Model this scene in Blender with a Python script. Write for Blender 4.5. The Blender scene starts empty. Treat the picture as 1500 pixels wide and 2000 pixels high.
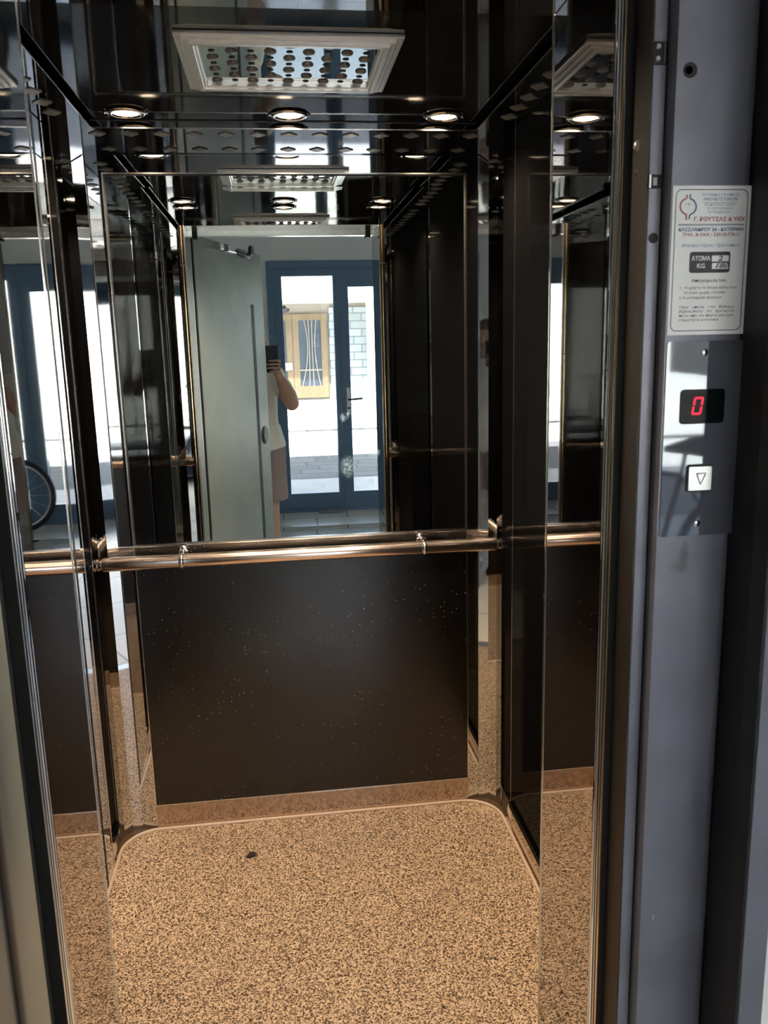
import bpy, bmesh, math, random
from mathutils import Vector, Matrix
random.seed(7)
PI = math.pi
S = bpy.context.scene
COL = S.collection
R = math.radians

# ------------------------------------------------------------------ camera
cam_d = bpy.data.cameras.new('camera')
cam = bpy.data.objects.new('camera', cam_d); COL.objects.link(cam)
YAW, PITCH, ROLL, FPX = 0.1241085, -0.1992911, -0.0243025, 1609.76
cy_, sy_, cp_, sp_ = math.cos(YAW), math.sin(YAW), math.cos(PITCH), math.sin(PITCH)
fw = Vector((sy_*cp_, cy_*cp_, sp_)); r0 = Vector((cy_, -sy_, 0)); u0 = r0.cross(fw)
rt = r0*math.cos(ROLL) + u0*math.sin(ROLL); up = u0*math.cos(ROLL) - r0*math.sin(ROLL)
cam.matrix_world = Matrix(((rt.x, up.x, -fw.x, 0), (rt.y, up.y, -fw.y, 0), (rt.z, up.z, -fw.z, 1.55), (0, 0, 0, 1)))
cam_d.sensor_fit = 'VERTICAL'; cam_d.sensor_height = 36; cam_d.lens = FPX/2000*36
cam_d.clip_start = 0.01; cam_d.clip_end = 200
cam_d.dof.use_dof = True; cam_d.dof.focus_distance = 2.9; cam_d.dof.aperture_fstop = 12
S.camera = cam
# ------------------------------------------------------------------ world, sun, exposure
S.view_settings.view_transform = 'Standard'; S.view_settings.look = 'None'
S.view_settings.gamma = 1; S.view_settings.use_curve_mapping = False
S.view_settings.exposure = 2.72
cyc = S.cycles
cyc.max_bounces = 16; cyc.glossy_bounces = 12; cyc.diffuse_bounces = 5; cyc.transparent_max_bounces = 12
cyc.sample_clamp_indirect = 3.0; cyc.blur_glossy = 0.3
W = bpy.data.worlds.new('sky'); S.world = W; W.use_nodes = True
wn = W.node_tree.nodes; wl = W.node_tree.links
sky = wn.new('ShaderNodeTexSky'); sky.sky_type = 'NISHITA'; sky.sun_disc = False
sky.air_density = 0.7; sky.dust_density = 3.0; sky.sun_elevation = R(64); sky.sun_rotation = R(20)
tint = wn.new('ShaderNodeMix'); tint.data_type = 'RGBA'; tint.blend_type = 'MULTIPLY'; tint.inputs['Factor'].default_value = 1; tint.inputs['B'].default_value = (1.0, 0.94, 0.86, 1)
wl.new(sky.outputs[0], tint.inputs['A']); wl.new(tint.outputs['Result'], wn['Background'].inputs[0]); wn['Background'].inputs[1].default_value = 0.26
sd = bpy.data.lights.new('sun', 'SUN'); sd.energy = 5.5; sd.angle = R(0.6); sd.color = (1, 0.96, 0.9)
so = bpy.data.objects.new('sun', sd); COL.objects.link(so)
so.rotation_euler = Vector((0.12, -math.cos(R(66)), -math.sin(R(66)))).to_track_quat('-Z', 'Y').to_euler()

LAMP_POWER = 3.9
LAMP_COL = (1.0, 0.76, 0.52)

# ------------------------------------------------------------------ materials
def nt(name):
    m = bpy.data.materials.new(name); m.use_nodes = True
    return m, m.node_tree.nodes, m.node_tree.links, m.node_tree.nodes['Principled BSDF']
def mat(name, col, metal=0.0, rough=0.5, ior=1.5, vary=0.0, scale=8.0, bump=0.0, bscale=40.0, rvary=0.0, stretch=None, coat=0.0, coord='Object'):
    m, n, l, b = nt(name)
    b.inputs['Base Color'].default_value = (*col, 1); b.inputs['Metallic'].default_value = metal
    b.inputs['Roughness'].default_value = rough; b.inputs['IOR'].default_value = ior
    b.inputs['Coat Weight'].default_value = coat
    tc = n.new('ShaderNodeTexCoord'); mp = n.new('ShaderNodeMapping')
    if stretch: mp.inputs['Scale'].default_value = stretch
    l.new(tc.outputs[coord], mp.inputs[0])
    if vary or rvary:
        t = n.new('ShaderNodeTexNoise'); t.inputs['Scale'].default_value = scale; t.inputs['Detail'].default_value = 6
        l.new(mp.outputs[0], t.inputs['Vector'])
        if vary:
            r = n.new('ShaderNodeValToRGB')
            r.color_ramp.elements[0].position = 0.3; r.color_ramp.elements[1].position = 0.72
            r.color_ramp.elements[0].color = (*[max(0, c*(1-vary)) for c in col], 1)
            r.color_ramp.elements[1].color = (*[min(1, c*(1+vary)) for c in col], 1)
            l.new(t.outputs['Fac'], r.inputs[0]); l.new(r.outputs[0], b.inputs['Base Color'])
        if rvary:
            q = n.new('ShaderNodeMapRange'); q.inputs['To Min'].default_value = max(0, rough-rvary); q.inputs['To Max'].default_value = rough+rvary
            l.new(t.outputs['Fac'], q.inputs[0]); l.new(q.outputs[0], b.inputs['Roughness'])
    if bump:
        t2 = n.new('ShaderNodeTexNoise'); t2.inputs['Scale'].default_value = bscale; t2.inputs['Detail'].default_value = 2
        l.new(mp.outputs[0], t2.inputs['Vector'])
        bp = n.new('ShaderNodeBump'); bp.inputs['Strength'].default_value = bump; bp.inputs['Distance'].default_value = 0.01
        l.new(t2.outputs['Fac'], bp.inputs['Height']); l.new(bp.outputs[0], b.inputs['Normal'])
    return m
def emit(name, col, s):
    m, n, l, b = nt(name)
    b.inputs['Base Color'].default_value = (*[c*0.3 for c in col], 1)
    b.inputs['Emission Color'].default_value = (*col, 1); b.inputs['Emission Strength'].default_value = s
    return m

M = {}
M['steel'] = mat('polished_steel', (0.60, 0.61, 0.62), 1, 0.025, bump=0.006, bscale=5.0)
M['jamb'] = mat('polished_jamb_steel', (0.56, 0.53, 0.515), 1, 0.02, bump=0.002, bscale=4.0)
M['skirt'] = mat('skirting_steel', (0.54, 0.45, 0.39), 1, 0.13, rvary=0.04, scale=90, vary=0.12)
M['chrome'] = mat('chrome', (0.78, 0.78, 0.80), 1, 0.05)
M['edge'] = mat('bright_edge_trim', (0.75, 0.74, 0.72), 1, 0.18)
M['brass'] = mat('brass_tube', (0.80, 0.58, 0.36), 1, 0.12, vary=0.1, scale=20)
M['rail'] = mat('steel_rail_with_warm_reflection', (0.98, 0.82, 0.74), 1, 0.22, bump=0.035, bscale=1.0, stretch=(2, 90, 90))  # stainless tube, the warm floor reflection is tinted into its base colour
M['ceil'] = mat('black_gloss_ceiling', (0.006, 0.006, 0.007), 0, 0.05, ior=1.6, bump=0.003, bscale=2.0)
M['gap'] = mat('black_rubber', (0.006, 0.006, 0.006), 0, 0.6)
M['alu'] = mat('satin_aluminium', (0.80, 0.77, 0.74), 1, 0.32, vary=0.06, scale=60)
M['frame'] = mat('grey_blue_painted_metal', (0.185, 0.192, 0.240), 0.25, 0.36, vary=0.18, scale=7, rvary=0.06)
M['reveal'] = mat('reveal_metal_with_warm_reflection', (0.020, 0.016, 0.012), 0.2, 0.5)  # brown of the reflected cabin light is put into this colour
M['filler'] = mat('painted_reflection_fillet', (0.13, 0.08, 0.05), 0.3, 0.25)  # brown stands for the floor mirrored in the steel, put into the colour
M['darkmetal'] = mat('near_black_metal', (0.012, 0.013, 0.015), 0.3, 0.45)
M['door'] = mat('grey_green_steel_door', (0.195, 0.228, 0.213), 0.15, 0.42, vary=0.14, scale=5, rvary=0.08)
M['button'] = mat('satin_button_steel', (0.62, 0.64, 0.65), 1, 0.33)
M['sticker'] = mat('white_sticker', (0.83, 0.85, 0.87), 0, 0.35)
M['ink_black'] = mat('ink_black', (0.02, 0.022, 0.026), 0, 0.5)
M['ink_blue'] = mat('ink_blue', (0.04, 0.08, 0.25), 0, 0.5)
M['ink_steel'] = mat('ink_grey_blue', (0.15, 0.24, 0.40), 0, 0.5)
M['ink_red'] = mat('ink_red', (0.33, 0.05, 0.07), 0, 0.5)
M['ink_grey'] = mat('ink_grey', (0.35, 0.36, 0.42), 0, 0.5)
M['red_led'] = emit('red_led', (1.0, 0.015, 0.06), 0.17)
M['lens'] = emit('halogen_lens', (1.0, 0.74, 0.48), 1.6)
M['wall'] = mat('grey_plaster', (0.80, 0.815, 0.80), 0, 0.8, vary=0.03, scale=3)
M['white_wall'] = mat('white_plaster', (0.84, 0.84, 0.83), 0, 0.75)
M['concrete'] = mat('shaft_concrete', (0.2, 0.2, 0.2), 0, 0.9, vary=0.2)
M['blue'] = mat('blue_grey_door_aluminium', (0.115, 0.205, 0.315), 0.1, 0.35)
M['skin'] = mat('skin', (0.42, 0.265, 0.215), 0, 0.5, vary=0.06, scale=12)
M['shirt'] = mat('white_cotton', (0.72, 0.72, 0.66), 0, 0.85, vary=0.05, scale=9, bump=0.25, bscale=9)
M['shorts'] = mat('mauve_grey_cotton', (0.27, 0.22, 0.23), 0, 0.85, vary=0.06, bump=0.2, bscale=10)
M['hair'] = mat('dark_hair', (0.05, 0.03, 0.02), 0, 0.6, bump=0.5, bscale=90)
M['phone'] = mat('dark_blue_phone_glass', (0.012, 0.022, 0.04), 0, 0.1)
M['wood'] = mat('golden_oak', (0.115, 0.078, 0.042), 0, 0.5, vary=0.2, scale=4, stretch=(8, 8, 1))
M['darkglass'] = mat('dark_window_glass', (0.05, 0.06, 0.075), 0, 0.08)
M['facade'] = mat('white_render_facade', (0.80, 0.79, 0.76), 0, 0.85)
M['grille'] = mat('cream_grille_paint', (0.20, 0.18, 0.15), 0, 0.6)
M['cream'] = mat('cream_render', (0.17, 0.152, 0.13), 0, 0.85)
M['road'] = mat('pale_paving', (0.62, 0.61, 0.58), 0, 0.9, vary=0.06, scale=1.5)
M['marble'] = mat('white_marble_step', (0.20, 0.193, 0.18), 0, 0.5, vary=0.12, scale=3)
M['rubber'] = mat('tyre_rubber', (0.015, 0.015, 0.017), 0, 0.7)
M['bike'] = mat('blue_grey_bike_paint', (0.05, 0.08, 0.14), 0.2, 0.3)
M['leaf'] = mat('dark_dry_leaf', (0.03, 0.022, 0.015), 0, 0.8)
M['bead'] = mat('cream_floor_bead', (0.58, 0.45, 0.34), 0, 0.4)

def low_gloss(name, col, gl, rough, tint=(1, 1, 1)):
    m, n, l, b = nt(name)
    d = n.new('ShaderNodeBsdfDiffuse'); d.inputs[0].default_value = (*col, 1)
    g = n.new('ShaderNodeBsdfGlossy'); g.inputs[0].default_value = (*tint, 1); g.inputs['Roughness'].default_value = rough
    ms = n.new('ShaderNodeMixShader'); ms.inputs[0].default_value = gl
    l.new(d.outputs[0], ms.inputs[1]); l.new(g.outputs[0], ms.inputs[2]); l.new(ms.outputs[0], n['Material Output'].inputs[0])
    return m
M['black'] = low_gloss('black_gloss_panel', (0.004, 0.004, 0.0045), 0.04, 0.06)
M['display'] = low_gloss('black_display_glass', (0.005, 0.007, 0.008), 0.004, 0.05)
M['plate'] = low_gloss('mirror_finish_plate', (0.085, 0.09, 0.115), 0.12, 0.03, (0.88, 0.95, 1.0))
def floor_mat():
    m, n, l, b = nt('speckled_beige_vinyl')
    tc = n.new('ShaderNodeTexCoord')
    v = n.new('ShaderNodeTexVoronoi'); v.inputs['Scale'].default_value = 320
    l.new(tc.outputs['Object'], v.inputs['Vector'])
    sp = n.new('ShaderNodeSeparateColor'); l.new(v.outputs['Color'], sp.inputs[0])
    a = n.new('ShaderNodeTexNoise'); a.inputs['Scale'].default_value = 165; a.inputs['Detail'].default_value = 4; a.inputs['Roughness'].default_value = 0.7
    l.new(tc.outputs['Object'], a.inputs['Vector'])
    k1 = n.new('ShaderNodeMath'); k1.operation = 'MULTIPLY_ADD'; k1.inputs[1].default_value = 0.42; k1.inputs[2].default_value = 0.0; l.new(sp.outputs[0], k1.inputs[0])
    k2 = n.new('ShaderNodeMath'); k2.operation = 'MULTIPLY_ADD'; k2.inputs[1].default_value = 0.9; l.new(a.outputs['Fac'], k2.inputs[0]); l.new(k1.outputs[0], k2.inputs[2])
    r = n.new('ShaderNodeValToRGB'); e = r.color_ramp.elements
    e[0].position = 0.50; e[0].color = (0.028, 0.015, 0.008, 1)
    e[1].position = 0.84; e[1].color = (0.76, 0.59, 0.425, 1)
    k = e.new(0.575); k.color = (0.14, 0.085, 0.045, 1)
    k = e.new(0.635); k.color = (0.37, 0.25, 0.155, 1)
    k = e.new(0.715); k.color = (0.57, 0.425, 0.285, 1)
    l.new(k2.outputs[0], r.inputs[0])
    l.new(r.outputs[0], b.inputs['Base Color'])
    b.inputs['Roughness'].default_value = 0.42
    return m
M['floor'] = floor_mat()

def speck_mat():
    m, n, l, b = nt('black_speckled_laminate')
    tc = n.new('ShaderNodeTexCoord')
    v = n.new('ShaderNodeTexVoronoi'); v.inputs['Scale'].default_value = 75
    l.new(tc.outputs['Object'], v.inputs['Vector'])
    lt = n.new('ShaderNodeMapRange'); lt.inputs['From Min'].default_value = 0.10; lt.inputs['From Max'].default_value = 0.17
    lt.inputs['To Min'].default_value = 1; lt.inputs['To Max'].default_value = 0
    l.new(v.outputs['Distance'], lt.inputs[0])
    big = n.new('ShaderNodeTexNoise'); big.inputs['Scale'].default_value = 4; big.inputs['Detail'].default_value = 3
    l.new(tc.outputs['Object'], big.inputs['Vector'])
    bm = n.new('ShaderNodeMapRange'); bm.inputs['From Min'].default_value = 0.36; bm.inputs['From Max'].default_value = 0.7
    l.new(big.outputs['Fac'], bm.inputs[0])
    sep = n.new('ShaderNodeSeparateColor'); l.new(v.outputs['Color'], sep.inputs[0])
    gate = n.new('ShaderNodeMath'); gate.operation = 'GREATER_THAN'; gate.inputs[1].default_value = 0.62
    l.new(sep.outputs[0], gate.inputs[0])
    mu = n.new('ShaderNodeMath'); mu.operation = 'MULTIPLY'; l.new(lt.outputs[0], mu.inputs[0]); l.new(gate.outputs[0], mu.inputs[1])
    m2 = n.new('ShaderNodeMath'); m2.operation = 'MULTIPLY'; l.new(mu.outputs[0], m2.inputs[0]); l.new(bm.outputs[0], m2.inputs[1])
    mx = n.new('ShaderNodeMix'); mx.data_type = 'RGBA'
    mx.inputs['A'].default_value = (0.0028, 0.0024, 0.0022, 1); mx.inputs['B'].default_value = (0.30, 0.29, 0.27, 1)
    l.new(m2.outputs[0], mx.inputs['Factor'])
    d = n.new('ShaderNodeBsdfDiffuse'); l.new(mx.outputs['Result'], d.inputs[0])
    g = n.new('ShaderNodeBsdfGlossy'); g.inputs['Roughness'].default_value = 0.23
    ms = n.new('ShaderNodeMixShader'); ms.inputs[0].default_value = 0.075
    l.new(d.outputs[0], ms.inputs[1]); l.new(g.outputs[0], ms.inputs[2]); l.new(ms.outputs[0], n['Material Output'].inputs[0])
    return m
M['speck'] = speck_mat()

def mirror_mat():
    m, n, l, b = nt('mirror_with_smudges')
    b.inputs['Base Color'].default_value = (0.80, 0.855, 0.85, 1); b.inputs['Metallic'].default_value = 1; b.inputs['Roughness'].default_value = 0.0
    g = n.new('ShaderNodeNewGeometry')
    no = n.new('ShaderNodeTexNoise'); no.inputs['Scale'].default_value = 130; no.inputs['Detail'].default_value = 5
    l.new(g.outputs['Position'], no.inputs['Vector'])
    acc = None
    for (x, z, rx, rz) in SMUDGES:
        sub = n.new('ShaderNodeVectorMath'); sub.operation = 'SUBTRACT'; sub.inputs[1].default_value = (x, 0, z); l.new(g.outputs['Position'], sub.inputs[0])
        ml = n.new('ShaderNodeVectorMath'); ml.operation = 'MULTIPLY'; ml.inputs[1].default_value = (1/rx, 0, 1/rz); l.new(sub.outputs[0], ml.inputs[0])
        ln = n.new('ShaderNodeVectorMath'); ln.operation = 'LENGTH'; l.new(ml.outputs[0], ln.inputs[0])
        mr = n.new('ShaderNodeMapRange'); mr.inputs['From Min'].default_value = 0.4; mr.inputs['From Max'].default_value = 1.15; mr.inputs['To Min'].default_value = 1; mr.inputs['To Max'].default_value = 0
        l.new(ln.outputs['Value'], mr.inputs[0])
        if acc is None: acc = mr.outputs[0]
        else:
            a = n.new('ShaderNodeMath'); a.operation = 'MAXIMUM'; l.new(acc, a.inputs[0]); l.new(mr.outputs[0], a.inputs[1]); acc = a.outputs[0]
    q = n.new('ShaderNodeMapRange'); q.inputs['From Min'].default_value = 0.3; q.inputs['From Max'].default_value = 0.65; q.inputs['To Max'].default_value = 0.8
    l.new(no.outputs['Fac'], q.inputs[0])
    mu = n.new('ShaderNodeMath'); mu.operation = 'MULTIPLY'; l.new(acc, mu.inputs[0]); l.new(q.outputs[0], mu.inputs[1])
    df = n.new('ShaderNodeBsdfDiffuse'); df.inputs[0].default_value = (0.42, 0.66, 0.90, 1)
    ms = n.new('ShaderNodeMixShader'); l.new(mu.outputs[0], ms.inputs[0]); l.new(b.outputs[0], ms.inputs[1]); l.new(df.outputs[0], ms.inputs[2])
    l.new(ms.outputs[0], n['Material Output'].inputs[0])
    return m
SMUDGES = [(0.198, 1.335, 0.011, 0.013), (0.213, 1.345, 0.006, 0.010), (0.207, 1.182, 0.024, 0.034), (0.293, 1.222, 0.018, 0.014), (0.128, 1.125, 0.012, 0.005), (0.28, 1.13, 0.008, 0.010)]
M['mirror'] = mirror_mat()

def tiles(name, c1, c2, mortar, sx, rough, bw=0.5, rh=0.25, ms=0.02, axis='XY', off=0.5):
    m, n, l, b = nt(name)
    tc = n.new('ShaderNodeTexCoord'); mp = n.new('ShaderNodeMapping'); l.new(tc.outputs['Object'], mp.inputs[0])
    if axis == 'XZ': mp.inputs['Rotation'].default_value = (R(-90), 0, 0)
    br = n.new('ShaderNodeTexBrick'); br.inputs['Color1'].default_value = (*c1, 1); br.inputs['Color2'].default_value = (*c2, 1)
    br.inputs['Mortar'].default_value = (*mortar, 1); br.inputs['Scale'].default_value = sx; br.inputs['Mortar Size'].default_value = ms
    br.inputs['Brick Width'].default_value = bw; br.inputs['Row Height'].default_value = rh; br.offset = off
    br.squash = 1.4; br.squash_frequency = 3
    l.new(mp.outputs[0], br.inputs[0])
    l.new(br.outputs['Color'], b.inputs['Base Color']); b.inputs['Roughness'].default_value = rough
    return m
M['lobby_floor'] = tiles('lobby_marble_tiles', (0.76, 0.72, 0.63), (0.70, 0.67, 0.59), (0.3, 0.28, 0.24), 1.0, 0.22, 0.6, 0.6, 0.006)
M['stone'] = tiles('grey_stone_cladding', (0.17, 0.195, 0.21), (0.24, 0.26, 0.27), (0.07, 0.085, 0.095), 1.0, 0.8, 0.42, 0.2, 0.012, 'XZ')
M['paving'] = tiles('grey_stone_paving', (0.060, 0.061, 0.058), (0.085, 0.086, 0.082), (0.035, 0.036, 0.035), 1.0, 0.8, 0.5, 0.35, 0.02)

def perf_mat():
    m, n, l, b = nt('perforated_mesh_metal')
    tc = n.new('ShaderNodeTexCoord')
    v = n.new('ShaderNodeTexVoronoi'); v.inputs['Scale'].default_value = 260; v.inputs['Randomness'].default_value = 0.0
    l.new(tc.outputs['Object'], v.inputs['Vector'])
    mr = n.new('ShaderNodeMapRange'); mr.inputs['From Min'].default_value = 0.28; mr.inputs['From Max'].default_value = 0.36
    l.new(v.outputs['Distance'], mr.inputs[0])
    mx = n.new('ShaderNodeMix'); mx.data_type = 'RGBA'; mx.inputs['A'].default_value = (0.02, 0.018, 0.017, 1); mx.inputs['B'].default_value = (0.22, 0.22, 0.225, 1)
    l.new(mr.outputs[0], mx.inputs['Factor']); l.new(mx.outputs['Result'], b.inputs['Base Color'])
    b.inputs['Metallic'].default_value = 0.5; b.inputs['Roughness'].default_value = 0.4
    return m
M['perf'] = perf_mat()

def glass_mat():
    m, n, l, b = nt('clear_pane')
    t = n.new('ShaderNodeBsdfTransparent'); t.inputs[0].default_value = (0.93, 0.96, 0.96, 1)
    g = n.new('ShaderNodeBsdfGlossy'); g.inputs['Roughness'].default_value = 0.02
    fr = n.new('ShaderNodeFresnel'); fr.inputs[0].default_value = 1.45
    ms = n.new('ShaderNodeMixShader'); l.new(fr.outputs[0], ms.inputs[0]); l.new(t.outputs[0], ms.inputs[1]); l.new(g.outputs[0], ms.inputs[2])
    l.new(ms.outputs[0], n['Material Output'].inputs[0])
    return m
M['glass'] = glass_mat()

def post_mat():
    m = M['frame'].copy(); m.name = 'grey_blue_painted_metal_with_stain'; n, l = m.node_tree.nodes, m.node_tree.links; b = n['Principled BSDF']
    src = b.inputs['Base Color'].links[0].from_socket
    tc = n.new('ShaderNodeTexCoord'); no = n.new('ShaderNodeTexNoise'); no.inputs['Scale'].default_value = 70; l.new(tc.outputs['Object'], no.inputs['Vector'])
    for (x, z, rx, rz, col, w) in ((0.4530, 1.272, 0.007, 0.020, (0.075, 0.08, 0.085, 1), 0.8), (0.4450, 1.262, 0.014, 0.010, (0.09, 0.09, 0.10, 1), 0.6), (0.4330, 0.745, 0.0012, 0.007, (0.6, 0.6, 0.6, 1), 0.9)):
        sub = n.new('ShaderNodeVectorMath'); sub.operation = 'SUBTRACT'; sub.inputs[1].default_value = (x, 0, z); l.new(tc.outputs['Object'], sub.inputs[0])
        ml = n.new('ShaderNodeVectorMath'); ml.operation = 'MULTIPLY'; ml.inputs[1].default_value = (1/rx, 0, 1/rz); l.new(sub.outputs[0], ml.inputs[0])
        ln = n.new('ShaderNodeVectorMath'); ln.operation = 'LENGTH'; l.new(ml.outputs[0], ln.inputs[0])
        ad = n.new('ShaderNodeMath'); ad.operation = 'MULTIPLY_ADD'; ad.inputs[1].default_value = 1.2; l.new(no.outputs['Fac'], ad.inputs[0]); l.new(ln.outputs['Value'], ad.inputs[2])
        mr = n.new('ShaderNodeMapRange'); mr.inputs['From Min'].default_value = 0.9; mr.inputs['From Max'].default_value = 1.7; mr.inputs['To Min'].default_value = w; mr.inputs['To Max'].default_value = 0
        l.new(ad.outputs[0], mr.inputs[0])
        mx = n.new('ShaderNodeMix'); mx.data_type = 'RGBA'; l.new(mr.outputs[0], mx.inputs['Factor']); l.new(src, mx.inputs['A']); mx.inputs['B'].default_value = col
        src = mx.outputs['Result']
    l.new(src, b.inputs['Base Color'])
    return m
M['post'] = post_mat()

# ------------------------------------------------------------------ mesh helpers
class MB:
    def __init__(s): s.v = []; s.f = []
    def add(s, vs, fs):
        k = len(s.v); s.v += [tuple(p) for p in vs]; s.f += [tuple(i+k for i in f) for f in fs]; return s
    def box(s, x0, x1, y0, y1, z0, z1):
        v = [(x, y, z) for z in (z0, z1) for y in (y0, y1) for x in (x0, x1)]
        return s.add(v, [(0, 2, 3, 1), (4, 5, 7, 6), (0, 1, 5, 4), (2, 6, 7, 3), (0, 4, 6, 2), (1, 3, 7, 5)])
    def prism(s, poly, z0, z1):            # plan polygon (counter-clockwise) extruded upwards
        n = len(poly)
        v = [(x, y, z0) for x, y in poly] + [(x, y, z1) for x, y in poly]
        f = [tuple(range(n-1, -1, -1)), tuple(range(n, 2*n))] + [(i, (i+1) % n, n+(i+1) % n, n+i) for i in range(n)]
        return s.add(v, f)
    def plate_y(s, poly, y0, y1):          # outline in x,z given counter-clockwise seen from -y, y0 < y1
        n = len(poly)
        v = [(x, y0, z) for x, z in poly] + [(x, y1, z) for x, z in poly]
        f = [tuple(range(n)), tuple(range(2*n-1, n-1, -1))] + [(i, n+i, n+(i+1) % n, (i+1) % n) for i in range(n)]
        return s.add(v, f)
    def tube(s, pts, rad, seg=14, caps=True):
        pts = [Vector(p) for p in pts]; n = len(pts)
        rs = rad if isinstance(rad, (list, tuple)) else [rad]*n
        t0 = (pts[1]-pts[0]).normalized()
        a = t0.orthogonal().normalized(); vs = []
        for i, p in enumerate(pts):
            t = (pts[min(i+1, n-1)]-pts[max(i-1, 0)]).normalized()
            a = (a - t*a.dot(t)).normalized(); b = t.cross(a)
            vs += [p + (a*math.cos(2*PI*j/seg) + b*math.sin(2*PI*j/seg))*rs[i] for j in range(seg)]
        fs = [(i*seg+j, i*seg+(j+1) % seg, (i+1)*seg+(j+1) % seg, (i+1)*seg+j) for i in range(n-1) for j in range(seg)]
        if caps: fs += [tuple(range(seg-1, -1, -1)), tuple((n-1)*seg+j for j in range(seg))]
        return s.add(vs, fs)
    def lathe(s, prof, c, ax='z', seg=24): # profile (radius, height) turned about an axis through c
        vs = []
        for r, h in prof:
            for j in range(seg):
                u, w = r*math.cos(2*PI*j/seg), r*math.sin(2*PI*j/seg)
                p = {'z': (u, w, h), 'x': (h, u, w), 'y': (w, h, u)}[ax]
                vs.append((c[0]+p[0], c[1]+p[1], c[2]+p[2]))
        n = len(prof)
        fs = [(i*seg+j, i*seg+(j+1) % seg, (i+1)*seg+(j+1) % seg, (i+1)*seg+j) for i in range(n-1) for j in range(seg)]
        fs += [tuple(range(seg-1, -1, -1)), tuple((n-1)*seg+j for j in range(seg))]
        return s.add(vs, fs)
    def ball(s, c, r, seg=16, sc=(1, 1, 1)):
        k = 9
        prof = [(math.sin(PI*i/k), -math.cos(PI*i/k)) for i in range(k+1)]
        vs = []
        for pr, h in prof:
            vs += [(c[0]+r*sc[0]*pr*math.cos(2*PI*j/seg), c[1]+r*sc[1]*pr*math.sin(2*PI*j/seg), c[2]+r*sc[2]*h) for j in range(seg)]
        return s.add(vs, [(i*seg+j, i*seg+(j+1) % seg, (i+1)*seg+(j+1) % seg, (i+1)*seg+j) for i in range(k) for j in range(seg)])
    def build(s, name, m, parent=None, smooth=None, bevel=0.0):
        off = Vector((0, 0, 0)); q = parent
        while q: off += q.location; q = q.parent
        me = bpy.data.meshes.new(name); me.from_pydata([tuple(Vector(p)-off) for p in s.v], [], s.f)
        b = bmesh.new(); b.from_mesh(me); bmesh.ops.remove_doubles(b, verts=b.verts, dist=1e-6)
        bmesh.ops.recalc_face_normals(b, faces=b.faces); b.to_mesh(me); b.free()
        me.materials.append(m if not isinstance(m, str) else M[m])
        o = bpy.data.objects.new(name, me); COL.objects.link(o)
        if parent: o.parent = parent
        if smooth:
            for p in me.polygons: p.use_smooth = True
            if smooth != 'all':
                try: me.set_sharp_from_angle(angle=R(smooth))
                except Exception: pass
        if bevel:
            bv = o.modifiers.new('bevel', 'BEVEL'); bv.width = bevel; bv.segments = 2; bv.limit_method = 'ANGLE'
        return o
def tag(o, label=None, cat=None, group=None, kind=None):
    if label: o['label'] = label
    if cat: o['category'] = cat
    if group: o['group'] = group
    if kind: o['kind'] = kind
    return o
def empty(name, loc, label, cat, group=None, kind=None):
    o = bpy.data.objects.new(name, None); COL.objects.link(o); o.location = loc; o.empty_display_size = 0.05
    return tag(o, label, cat, group, kind)
def copy_tree(o, parent=None):
    c = o.copy(); COL.objects.link(c); c.parent = parent
    for ch in o.children: copy_tree(ch, c)
    return c
def rrect(x0, x1, z0, z1, r, k=5):
    out = []
    for cx, cz, a in ((x1-r, z0+r, -90), (x1-r, z1-r, 0), (x0+r, z1-r, 90), (x0+r, z0+r, 180)):
        out += [(cx+r*math.cos(R(a+90*i/k)), cz+r*math.sin(R(a+90*i/k))) for i in range(k+1)]
    return out

# ================================================================== LIFT CABIN
XL, XR, YB, YF, ZS, ZC = -0.572, 0.688, 2.55, 1.40, 2.13, 2.148
XC = 0.060; PL, PR = -0.462, 0.588          # back panel left / right
JL, JR, JT = -0.355, 0.468, 2.06            # opening left, right, top
YJ = 1.147                                   # front edge of the cabin jambs
FAC = 0.0327
def corner(sgn):
    x0 = (XR-0.0632) if sgn > 0 else (XL+0.0632)
    p = [(x0, YB)]
    for a in (15, 45, 75):
        p.append((p[-1][0]+sgn*FAC*math.cos(R(a)), p[-1][1]-FAC*math.sin(R(a))))
    return p
CR_, CL_ = corner(1), corner(-1)
YP = 2.345                                    # back edge of the side panels

# cabin floor
fl = MB().box(XL-0.02, XR+0.02, 1.12, YB+0.02, -0.05, 0.0).build('floor', 'floor'); tag(fl, 'speckled beige and brown lift floor inside the cabin', 'floor', kind='structure')
# pale bead around the floor with rounded corners
rad = 0.115; a0, a1, yb = XL+0.012, XR-0.012, YB-0.010
path = [(a0, YF+0.01)] + [(a0+rad-rad*math.cos(R(t)), yb-rad+rad*math.sin(R(t))) for t in range(0, 91, 9)]
path += [(a1-rad+rad*math.sin(R(t)), yb-rad+rad*math.cos(R(t))) for t in range(0, 91, 9)] + [(a1, YF+0.01)]
bead = MB().tube([(x, y, 0.003) for x, y in path], 0.0055, 10).build('trim_1', 'bead', smooth=40)
tag(bead, 'thin cream bead running round the edge of the lift floor with rounded corners', 'floor trim', kind='structure')
# steel fillers in the rounded corners of the floor
for s, nm in ((1, 'right'), (-1, 'left')):
    xw = XR if s > 0 else XL; ax = xw-s*0.012
    arc = [(ax-s*rad+s*rad*math.sin(R(t)), yb-rad+rad*math.cos(R(t))) for t in range(0, 91, 9)]
    poly = [(arc[0][0], YB)] + [(xw, YB), (xw, arc[-1][1])] + arc[::-1]
    if s > 0: poly = poly[::-1]
    f = MB().prism(poly, 0.0, 0.004).build('baseboard_corner_'+nm, 'filler')
    tag(f, 'steel fillet in the back %s corner between the floor bead and the wall' % nm, 'floor trim', kind='structure')

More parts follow.
